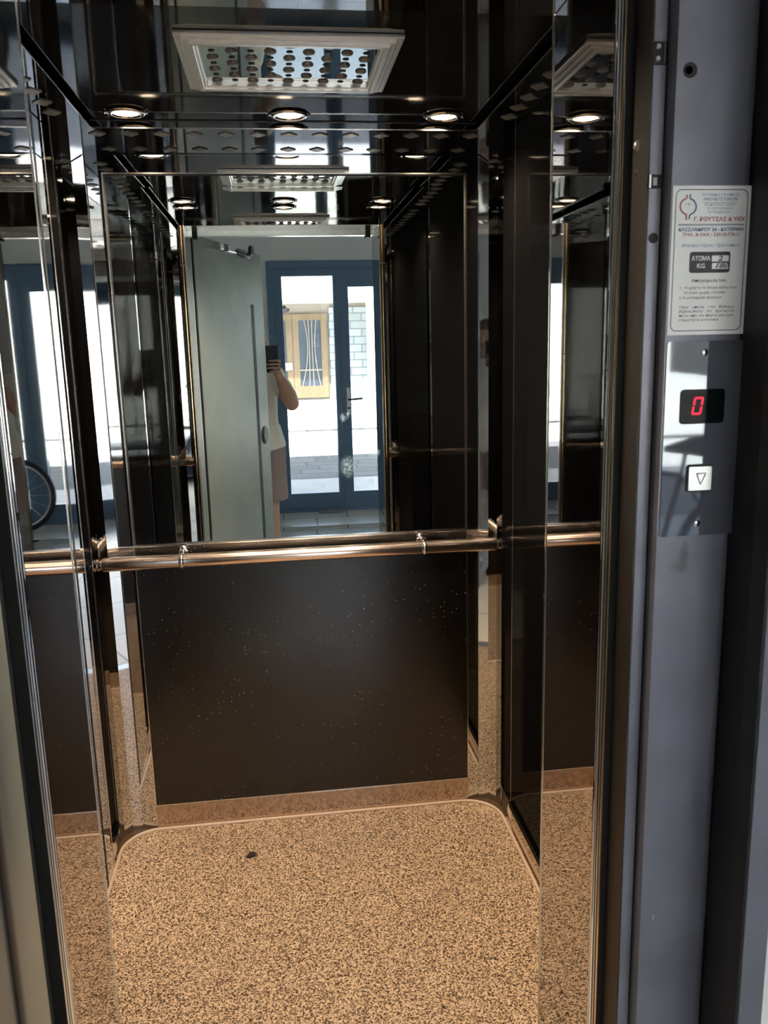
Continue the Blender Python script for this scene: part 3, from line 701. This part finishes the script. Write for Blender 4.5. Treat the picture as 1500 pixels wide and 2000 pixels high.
for x, z in ((0.5255, 1.5322), (0.5268, 1.3162)):
    sc = MB().lathe([(0.0, -0.0012), (0.003, -0.001), (0.0043, -0.0004), (0.0046, 0.0)], (x, YD, z), 'y', 20).build('screw', 'chrome', cpn, smooth=50)
    MB().box(x-0.0025, x+0.0025, YD-0.0015, YD-0.0012, z-0.0005, z+0.0005).box(x-0.0005, x+0.0005, YD-0.0015, YD-0.0012, z-0.0025, z+0.0025).build('screw_slot', 'ink_black', sc)

for q in (df, ctc, lk, st, cpn):
    q.location = Vector((0, 0, 1.55))+(q.location-Vector((0, 0, 1.55)))*LK; q.scale = (LK, LK, LK)

# ---- swing door of the landing, standing open on the left
ld_ = empty('door_1', (-0.359, 1.052, 0), 'grey green steel swing door of the lift landing, open on the left', 'door', kind='structure')
P0, P1 = Vector((-0.359, 1.052, 0)), Vector((-0.0575, 0.125, 0))
du = (P1-P0).normalized(); dn = Vector((du.y, -du.x, 0))          # dn points behind the leaf
if dn.x > 0: dn = -dn
DL = (P1-P0).length
def dpt(u, off, z): p = P0+du*u+dn*off; return (p.x, p.y, z)
def dbox(u0, u1, o0, o1, z0, z1):
    v = [dpt(u, o, z) for z in (z0, z1) for o in (o0, o1) for u in (u0, u1)]
    return MB().add(v, [(0, 2, 3, 1), (4, 5, 7, 6), (0, 1, 5, 4), (2, 6, 7, 3), (0, 4, 6, 2), (1, 3, 7, 5)])
dbox(0.012, DL, 0.0, 0.04, 0.012, 2.075).build('leaf', 'door', ld_, bevel=0.002)
dbox(0.0, 0.012, -0.004, 0.042, 0.012, 2.05).build('hinge_seal', 'gap', ld_)
us, ue = DL-0.205, DL-0.165
dbox(us, ue, -0.0015, 0.0, 0.10, 1.79).build('vision_slot', 'gap', ld_)
def dcyl(u, z, r, o0, o1, seg=28):
    ring_ = [(math.cos(2*PI*j/seg)*r, math.sin(2*PI*j/seg)*r) for j in range(seg)]
    v = [dpt(u+a, o0, z+b) for a, b in ring_]+[dpt(u+a, o1, z+b) for a, b in ring_]
    return MB().add(v, [tuple(range(seg)), tuple(range(2*seg-1, seg-1, -1))]+[(j, seg+j, seg+(j+1) % seg, (j+1) % seg) for j in range(seg)])
kn = dcyl(DL-0.085, 1.052, 0.052, -0.006, 0.0).build('round_pull', 'darkmetal', ld_, bevel=0.002)
dcyl(DL-0.085, 1.052, 0.038, -0.009, -0.006).build('pull_cup', 'darkmetal', kn)
# closer with a roller arm on top of the leaf
dbox(0.30, 0.52, -0.028, 0.004, 2.035, 2.065).build('closer_body', 'alu', ld_, bevel=0.004)
arm = MB().tube([dpt(0.50, -0.02, 2.05), dpt(0.58, -0.03, 2.035), dpt(0.66, -0.035, 2.035), dpt(0.71, -0.035, 2.06)], [0.011, 0.013, 0.014, 0.013], 12).build('closer_arm', 'darkmetal', ld_, smooth=60)
dcyl(0.715, 2.072, 0.024, -0.045, -0.028).build('roller', 'darkmetal', arm)
dbox(0.345, 0.36, -0.030, 0.005, 2.034, 2.066).build('closer_band', 'darkmetal', ld_); dbox(0.375, 0.39, -0.030, 0.005, 2.034, 2.066).build('closer_band', 'darkmetal', ld_)

# ================================================================== LOBBY SHELL AND ENTRANCE
YE = -2.71
ceil_l = MB().box(-1.8, 3.1, YE-0.25, 3.0, 2.75, 2.95).build('ceiling_lobby', 'white_wall'); tag(ceil_l, 'white lobby ceiling', 'ceiling', kind='structure')
w = MB().box(-1.75, -1.6, YE, 1.11, 0, 2.75).build('wall_lobby_left', 'wall'); tag(w, 'grey lobby wall behind the open lift door', 'wall', kind='structure')
w = MB().box(2.85, 3.0, YE, 1.11, 0, 2.75).build('wall_lobby_right', 'wall'); tag(w, 'grey lobby wall on the right of the entrance', 'wall', kind='structure')
EX0, EX1, EX2, ET = -0.048, 1.56, 2.74, 2.316
w = MB(); w.box(-1.75, EX0, YE-0.25, YE, 0, 10.4); w.box(EX2, 3.0, YE-0.25, YE, 0, 10.4); w.box(EX0, EX2, YE-0.25, YE, ET, 10.4); w.box(-14, -1.75, YE-0.25, YE, 0, 10.4); w.box(3.0, 14, YE-0.25, YE, 0, 10.4)
w = w.build('wall_entrance', 'wall'); tag(w, 'grey lobby wall around and above the blue entrance door, seen in the mirror', 'wall', kind='structure')
en = empty('door_2', (0.75, YE, 0), 'blue grey glazed entrance door with fixed side light, seen in the mirror', 'door', kind='structure')
f = MB(); f.box(EX0, EX0+0.06, YE-0.08, YE+0.02, 0, ET); f.box(EX1-0.06, EX1, YE-0.08, YE+0.02, 0, ET); f.box(EX0+0.06, EX1-0.06, YE-0.08, YE+0.02, ET-0.06, ET); f.box(EX0+.06, EX1-.06, YE-0.08, YE+0.02, 0, 0.03)
f.box(EX2-0.06, EX2, YE-0.08, YE+0.02, 0, ET); f.box(EX1, EX2-0.06, YE-0.08, YE+0.02, ET-0.06, ET); f.box(EX1, EX2-.06, YE-0.08, YE+0.02, 0, 0.03)
f.build('frame', 'blue', en, bevel=0.004)
def sash(nm, x0, x1, z0, z1, l, r_, t, b, y0, y1):
    o = MB(); o.box(x0, x0+l, y0, y1, z0, z1); o.box(x1-r_, x1, y0, y1, z0, z1); o.box(x0+l, x1-r_, y0, y1, z1-t, z1); o.box(x0+l, x1-r_, y0, y1, z0, z0+b)
    q = o.build(nm, 'blue', en, bevel=0.003)
    MB().box(x0+l, x1-r_, (y0+y1)/2-0.004, (y0+y1)/2+0.004, z0+b, z1-t).build('pane', 'glass', q)
    return q
sash('side_light', EX0+0.06, 0.592, 0.03, ET-0.06, 0.074, 0.042, 0.07, 0.15, YE-0.06, YE)
sash('side_light', EX1, EX2-0.06, 0.03, ET-0.06, 0.03, 0.05, 0.07, 0.12, YE-0.06, YE)
dl = sash('door_leaf', 0.594, EX1-0.06, 0.03, ET-0.06, 0.094, 0.10, 0.17, 0.155, YE-0.06, YE+0.012)
hd = MB().box(0.645, 0.677, YE+0.012, YE+0.018, 0.92, 1.17).build('handle_plate', 'button', dl, bevel=0.002)
MB().tube([(0.662, YE+0.018, 1.06), (0.662, YE+0.055, 1.06), (0.70, YE+0.06, 1.062), (0.79, YE+0.06, 1.068)], 0.0085, 12).build('lever', 'darkmetal', hd, smooth=60)
MB().lathe([(0.011, 0.0), (0.011, 0.008)], (0.662, YE+0.018, 0.98), 'y', 16).build('lock_cylinder', 'darkmetal', hd)
mt = MB().box(0.34, 0.56, YE+0.06, YE+0.12, 0.0, 0.03).build('door_stop', 'frame', bevel=0.006); tag(mt, 'low grey wedge lying on the lobby floor before the entrance door', 'door stop')
# ================================================================== PERSON WITH PHONE
pe = empty('person', (-0.14, -0.34, 0), 'person in white shirt and grey shorts raising a phone, seen in the mirror', 'person')
def fused(name, mb, m, parent, vox=0.006, smooth_it=6):
    o = mb.build(name, m, parent, smooth='all')
    rm = o.modifiers.new('fuse', 'REMESH'); rm.mode = 'VOXEL'; rm.voxel_size = vox; rm.use_smooth_shade = True
    sm = o.modifiers.new('soft', 'SMOOTH'); sm.factor = 0.5; sm.iterations = smooth_it
    return o
def limb(mb, pts, rs, seg=16):
    mb.tube(pts, rs, seg)
    mb.ball(pts[0], rs[0], seg); mb.ball(pts[-1], rs[-1], seg)
bd = MB()
limb(bd, [(-0.145, -0.34, 0.95), (-0.145, -0.345, 1.10), (-0.14, -0.35, 1.25), (-0.14, -0.35, 1.36)], [0.12, 0.115, 0.125, 0.10])
limb(bd, [(-0.30, -0.35, 1.375), (0.0, -0.35, 1.375)], [0.052, 0.052])
limb(bd, [(-0.14, -0.35, 1.38), (-0.138, -0.325, 1.50)], [0.055, 0.050])
bd.ball((-0.136, -0.300, 1.575), 0.098, 20, (0.77, 0.94, 1.12)); bd.ball((-0.135, -0.268, 1.525), 0.055, 16, (0.9, 0.9, 0.8))
limb(bd, [(-0.135, -0.215, 1.590), (-0.135, -0.192, 1.562)], [0.009, 0.014], 10)                  # nose
bd.ball((-0.135, -0.212, 1.522), 0.018, 12, (1.3, 0.6, 0.5))                                       # mouth
for s in (-1, 1):
    bd.ball((-0.136+s*0.076, -0.305, 1.572), 0.022, 12, (0.4, 0.7, 1.35))                          # ears
    bd.ball((-0.135+s*0.032, -0.222, 1.592), 0.016, 10, (1.2, 0.5, 0.6))
# right arm: shoulder, elbow, wrist, palm
SH, EL, WR = (-0.005, -0.335, 1.365), (0.088, -0.215, 1.205), (0.022, -0.062, 1.372)
limb(bd, [SH, (0.045, -0.28, 1.285), EL], [0.056, 0.053, 0.048])
limb(bd, [EL, (0.068, -0.16, 1.262), (0.040, -0.10, 1.33), WR], [0.048, 0.051, 0.040, 0.029])
limb(bd, [WR, (0.010, -0.040, 1.402), (0.000, -0.027, 1.425)], [0.026, 0.028, 0.026])
# four fingers wrapping the front of the phone, thumb behind
for k, (zz, ln) in enumerate(((1.474, 0.060), (1.4525, 0.072), (1.431, 0.070), (1.410, 0.054))):
    limb(bd, [(0.018, -0.026, zz-0.008), (0.024, 0.000, zz-0.002), (0.012, 0.013, zz+0.002), (0.016-ln*0.6, 0.016, zz+0.003), (0.018-ln, 0.0145, zz+0.001)], [0.0086, 0.0082, 0.0078, 0.0072, 0.0062], 10)
limb(bd, [(0.006, -0.030, 1.418), (0.014, -0.034, 1.450), (0.004, -0.033, 1.478), (-0.010, -0.030, 1.492)], [0.012, 0.0105, 0.009, 0.008], 10)
# left arm hanging
limb(bd, [(-0.285, -0.35, 1.365), (-0.335, -0.355, 1.10), (-0.335, -0.30, 0.86)], [0.05, 0.041, 0.026])
limb(bd, [(-0.335, -0.30, 0.86), (-0.333, -0.285, 0.79)], [0.026, 0.024], 12)
for k in range(4):
    limb(bd, [(-0.333, -0.305+0.017*k, 0.785), (-0.333, -0.30+0.017*k, 0.745), (-0.328, -0.298+0.017*k, 0.712-0.004*abs(k-1.5))], [0.0088, 0.0082, 0.0070], 8)
limb(bd, [(-0.328, -0.262, 0.82), (-0.318, -0.250, 0.785), (-0.314, -0.248, 0.755)], [0.011, 0.0095, 0.008], 8)
# legs
for x in (-0.075, -0.225):
    limb(bd, [(x, -0.34, 0.93), (x, -0.335, 0.70), (x+0.002, -0.33, 0.50), (x, -0.345, 0.36), (x, -0.355, 0.10)], [0.085, 0.066, 0.050, 0.050, 0.034])
    limb(bd, [(x, -0.375, 0.045), (x+0.004, -0.30, 0.04), (x+0.008, -0.20, 0.028)], [0.040, 0.038, 0.027])
fused('body', bd, 'skin', pe, 0.0036, 4)
tsh = MB()
limb(tsh, [(-0.143, -0.345, 0.96), (-0.143, -0.345, 1.10), (-0.142, -0.35, 1.26), (-0.14, -0.35, 1.36)], [0.150, 0.140, 0.142, 0.115], 24)
tsh.tube([(-0.125, -0.345, 0.895), (-0.135, -0.345, 0.96), (-0.14, -0.345, 1.05)], [0.172, 0.166, 0.150], 24)
limb(tsh, [(-0.30, -0.35, 1.372), (0.0, -0.35, 1.372)], [0.064, 0.064])
limb(tsh, [(-0.01, -0.34, 1.37), (0.04, -0.288, 1.292)], [0.062, 0.062]); limb(tsh, [(-0.28, -0.35, 1.37), (-0.322, -0.352, 1.20)], [0.060, 0.060])
fused('shirt', tsh, 'shirt', pe, 0.008, 5)
srt = MB()
for x in (-0.055, -0.235): srt.tube([(x+0.008, -0.338, 0.565), (x, -0.338, 0.75), (x, -0.34, 0.95)], [0.088, 0.092, 0.094], 20)
limb(srt, [(-0.20, -0.34, 0.94), (-0.09, -0.34, 0.94)], [0.115, 0.115], 20)
fused('shorts', srt, 'shorts', pe, 0.008, 4)
hair = MB(); hair.ball((-0.136, -0.318, 1.615), 0.102, 20, (0.82, 0.95, 0.92)); hair.ball((-0.136, -0.345, 1.575), 0.09, 16, (0.84, 0.75, 1.05))
fused('hair', hair, 'hair', pe, 0.008, 3)
shoes = MB()
for x in (-0.075, -0.225):
    shoes.tube([(x, -0.40, 0.03), (x+0.004, -0.30, 0.03), (x+0.008, -0.19, 0.024), (x+0.009, -0.165, 0.02)], [0.042, 0.046, 0.040, 0.022], 14)
o = shoes.build('shoes', 'darkmetal', pe, smooth=60); 
ph = empty('smartphone', (-0.02, -0.008, 1.49), 'dark blue smartphone held up in the raised hand in front of the lift', 'phone')
px0, px1, pz0, pz1 = -0.058, 0.016, 1.405, 1.566
bdy = MB().plate_y(rrect(px0, px1, pz0, pz1, 0.009), -0.012, -0.004).build('phone_body', 'phone', ph, bevel=0.002)
MB().plate_y(rrect(px0+0.003, px1-0.003, pz0+0.003, pz1-0.003, 0.007), -0.0125, -0.012).build('screen', 'display', bdy)
for k in range(3):
    MB().lathe([(0.005, 0), (0.0055, 0.0012), (0.004, 0.0014)], (0.004, -0.004, 1.548-0.016*k), 'y', 16).build('lens_ring', 'darkmetal', bdy)

# ================================================================== BICYCLE IN THE LOBBY (reflected in the call plate)
bk = empty('bicycle', (1.95, -2.35, 0), 'blue grey bicycle leaning in the lobby, reflected in the call plate', 'bicycle')
def wheel(cx, nm):
    yw = -2.35
    q = MB().tube([(cx+0.31*math.cos(2*PI*k/40), yw, 0.335+0.31*math.sin(2*PI*k/40)) for k in range(41)], 0.022, 10, False).build('wheel', 'rubber', bk, smooth=60)
    MB().tube([(cx+0.285*math.cos(2*PI*k/40), yw, 0.335+0.285*math.sin(2*PI*k/40)) for k in range(41)], 0.009, 8, False).build('rim', 'alu', q, smooth=60)
    sp = MB()
    for k in range(16):
        sp.tube([(cx, yw+(0.02 if k % 2 else -0.02), 0.335), (cx+0.28*math.cos(PI*k/8), yw, 0.335+0.28*math.sin(PI*k/8))], 0.0012, 5)
    sp.build('spokes', 'alu', q)
    MB().tube([(cx, yw-0.04, 0.335), (cx, yw+0.04, 0.335)], 0.02, 12).build('hub', 'alu', q)
wheel(1.42, 'front'); wheel(2.42, 'rear')
fb = MB(); yw = -2.35
BBk, ST, HT, HB = (1.98, yw, 0.30), (2.10, yw, 0.78), (1.60, yw, 0.86), (1.565, yw, 0.70)
for a, b, r_ in ((BBk, ST, 0.017), (BBk, HB, 0.02), (ST, HT, 0.016), (HT, HB, 0.022), (ST, (2.42, yw, 0.335), 0.009), (BBk, (2.42, yw, 0.335), 0.010)):
    fb.tube([a, b], r_, 12)
fb.build('frame', 'bike', bk, smooth=60)
MB().tube([HB, (1.53, yw, 0.64), (1.42, yw-0.05, 0.335)], 0.013, 10).tube([HB, (1.53, yw, 0.64), (1.42, yw+0.05, 0.335)], 0.013, 10).build('fork', 'bike', bk, smooth=60)
sm_ = MB().tube([HT, (1.615, yw, 0.98), (1.56, yw, 1.11)], 0.018, 12).build('stem', 'darkmetal', bk, smooth=60)
hx, hy = 0.70, -0.71
def hb_(t, dx=0, dz=0): return (1.56+hx*t+dx, yw+hy*t, 1.11+dz)
MB().tube([hb_(-0.30, 0.03, 0.03), hb_(-0.14, 0.01, 0.025), hb_(0), hb_(0.14, 0.01, 0.025), hb_(0.30, 0.03, 0.03)], 0.013, 10).build('handlebar', 'darkmetal', bk, smooth=60)
for s_ in (-1, 1):
    MB().tube([hb_(s_*0.21, 0.02, 0.028), hb_(s_*0.32, 0.032, 0.03)], 0.018, 12).build('grip', 'rubber', bk, smooth=60)
    MB().tube([hb_(s_*0.17, -0.01, 0.02), hb_(s_*0.22, -0.06, 0.0), hb_(s_*0.29, -0.07, -0.005)], 0.006, 8).build('brake_lever', 'darkmetal', bk, smooth=60)
MB().tube([(1.56, yw, 1.06), (1.50, yw-0.03, 1.0), (1.53, yw-0.02, 0.85), (1.55, yw, 0.72)], 0.004, 6).build('brake_cable', 'rubber', bk, smooth=60)
MB().tube([ST, (2.125, yw, 0.92)], 0.013, 10).build('seat_post', 'alu', bk, smooth=60)
MB().tube([(2.26, yw, 0.94), (2.15, yw, 0.945), (2.00, yw, 0.935)], [0.065, 0.05, 0.018], 14).build('saddle', 'rubber', bk, smooth=60)

bk.location.x += 0.17

# ================================================================== STREET AND HOUSE OPPOSITE
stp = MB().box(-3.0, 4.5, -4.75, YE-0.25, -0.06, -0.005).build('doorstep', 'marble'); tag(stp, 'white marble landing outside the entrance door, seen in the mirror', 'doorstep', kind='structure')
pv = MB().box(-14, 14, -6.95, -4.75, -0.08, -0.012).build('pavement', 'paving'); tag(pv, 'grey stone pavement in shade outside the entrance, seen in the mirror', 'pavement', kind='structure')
rd = MB().add([(-14, -30, 0.45), (14, -30, 0.45), (14, -6.95, -0.02), (-14, -6.95, -0.02), (-14, -30, -0.2), (14, -30, -0.2), (14, -6.95, -0.2), (-14, -6.95, -0.2)],
              [(0, 1, 2, 3), (7, 6, 5, 4), (0, 4, 5, 1), (2, 6, 7, 3), (1, 5, 6, 2), (3, 7, 4, 0)]).build('road', 'road'); tag(rd, 'sunlit pale street surface outside, seen in the mirror', 'road', kind='structure')
gr = MB().box(-14, 14, YE-0.25, 4, -0.35, -0.30).build('ground', 'concrete'); tag(gr, 'concrete ground under the lobby and shaft', 'ground', kind='structure')
kb = MB().box(-14, 14, -10.1, -9.95, 0.02, 0.075).build('kerb', 'paving'); tag(kb, 'thin grey kerb line across the sunlit street', 'kerb', kind='structure')
Y1, Y2 = -16.2, -17.0
hs = empty('house', (0.8, Y1, 0.2), 'white house across the street with a recessed porch, seen in the mirror', 'house')
h = MB(); h.box(-9, -1.6, Y2-0.3, Y1, 0.1, 4.4); h.box(2.40, 9, Y2-0.3, Y1, 0.1, 4.4); h.box(-1.6, 2.40, Y2-0.3, Y1, 2.70, 4.4)
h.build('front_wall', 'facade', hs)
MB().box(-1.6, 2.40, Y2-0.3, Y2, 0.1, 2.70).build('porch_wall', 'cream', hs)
MB().box(1.42, 2.40, Y2, Y2+0.06, 0.1, 2.55).build('stone_cladding', 'stone', hs)
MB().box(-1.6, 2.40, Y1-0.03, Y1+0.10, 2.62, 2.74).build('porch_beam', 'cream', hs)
hd2 = MB(); X0_, X1_, Zt = -0.75, 1.36, 2.40
def leaf(x0, x1):
    o = MB(); yy0, yy1 = Y2+0.01, Y2+0.08
    o.box(x0, x0+0.16, yy0, yy1, 0.25, Zt); o.box(x1-0.16, x1, yy0, yy1, 0.25, Zt); o.box(x0+0.16, x1-0.16, yy0, yy1, Zt-0.16, Zt); o.box(x0+0.16, x1-0.16, yy0, yy1, 0.25, 0.55)
    q = o.build('house_door', 'wood', hs)
    MB().box(x0+0.16, x1-0.16, yy0+0.02, yy0+0.03, 0.55, Zt-0.16).build('door_glass', 'darkglass', q)
    gr_ = MB(); cx = (x0+x1)/2
    for dx, bow in ((-0.18, 0.14), (-0.04, 0.02), (0.06, -0.01), (0.2, -0.10)):
        gr_.tube([(cx+dx+bow*math.sin(PI*0.9*t)-bow*0.4*(1-t), yy1-0.015, 0.55+t*(Zt-0.71)) for t in [i/8 for i in range(9)]], 0.012, 6)
    gr_.box(x0+0.16, x1-0.16, yy1-0.02, yy1-0.01, 0.95, 0.98)
    gr_.build('door_grille', 'grille', q)
leaf(-0.5, 0.455); leaf(0.465, X1_)
lm = MB().lathe([(0.0, -0.10), (0.12, -0.06), (0.14, 0.0), (0.05, 0.03), (0.03, 0.08)], (0.28, Y2+0.45, 2.52), 'z', 16).build('porch_lamp', 'darkmetal', hs, smooth=60)
it = empty('intercom', (0.32, Y2+0.1, 1.08), 'small white square bell box by the wooden door across the street', 'intercom')
MB().box(0.25, 0.42, Y2+0.085, Y2+0.125, 0.98, 1.16).build('case', 'white_wall', it, bevel=0.01); MB().lathe([(0.045, 0), (0.04, 0.012)], (0.35, Y2+0.12, 1.07), 'y', 16).build('push_button', 'ink_grey', it)
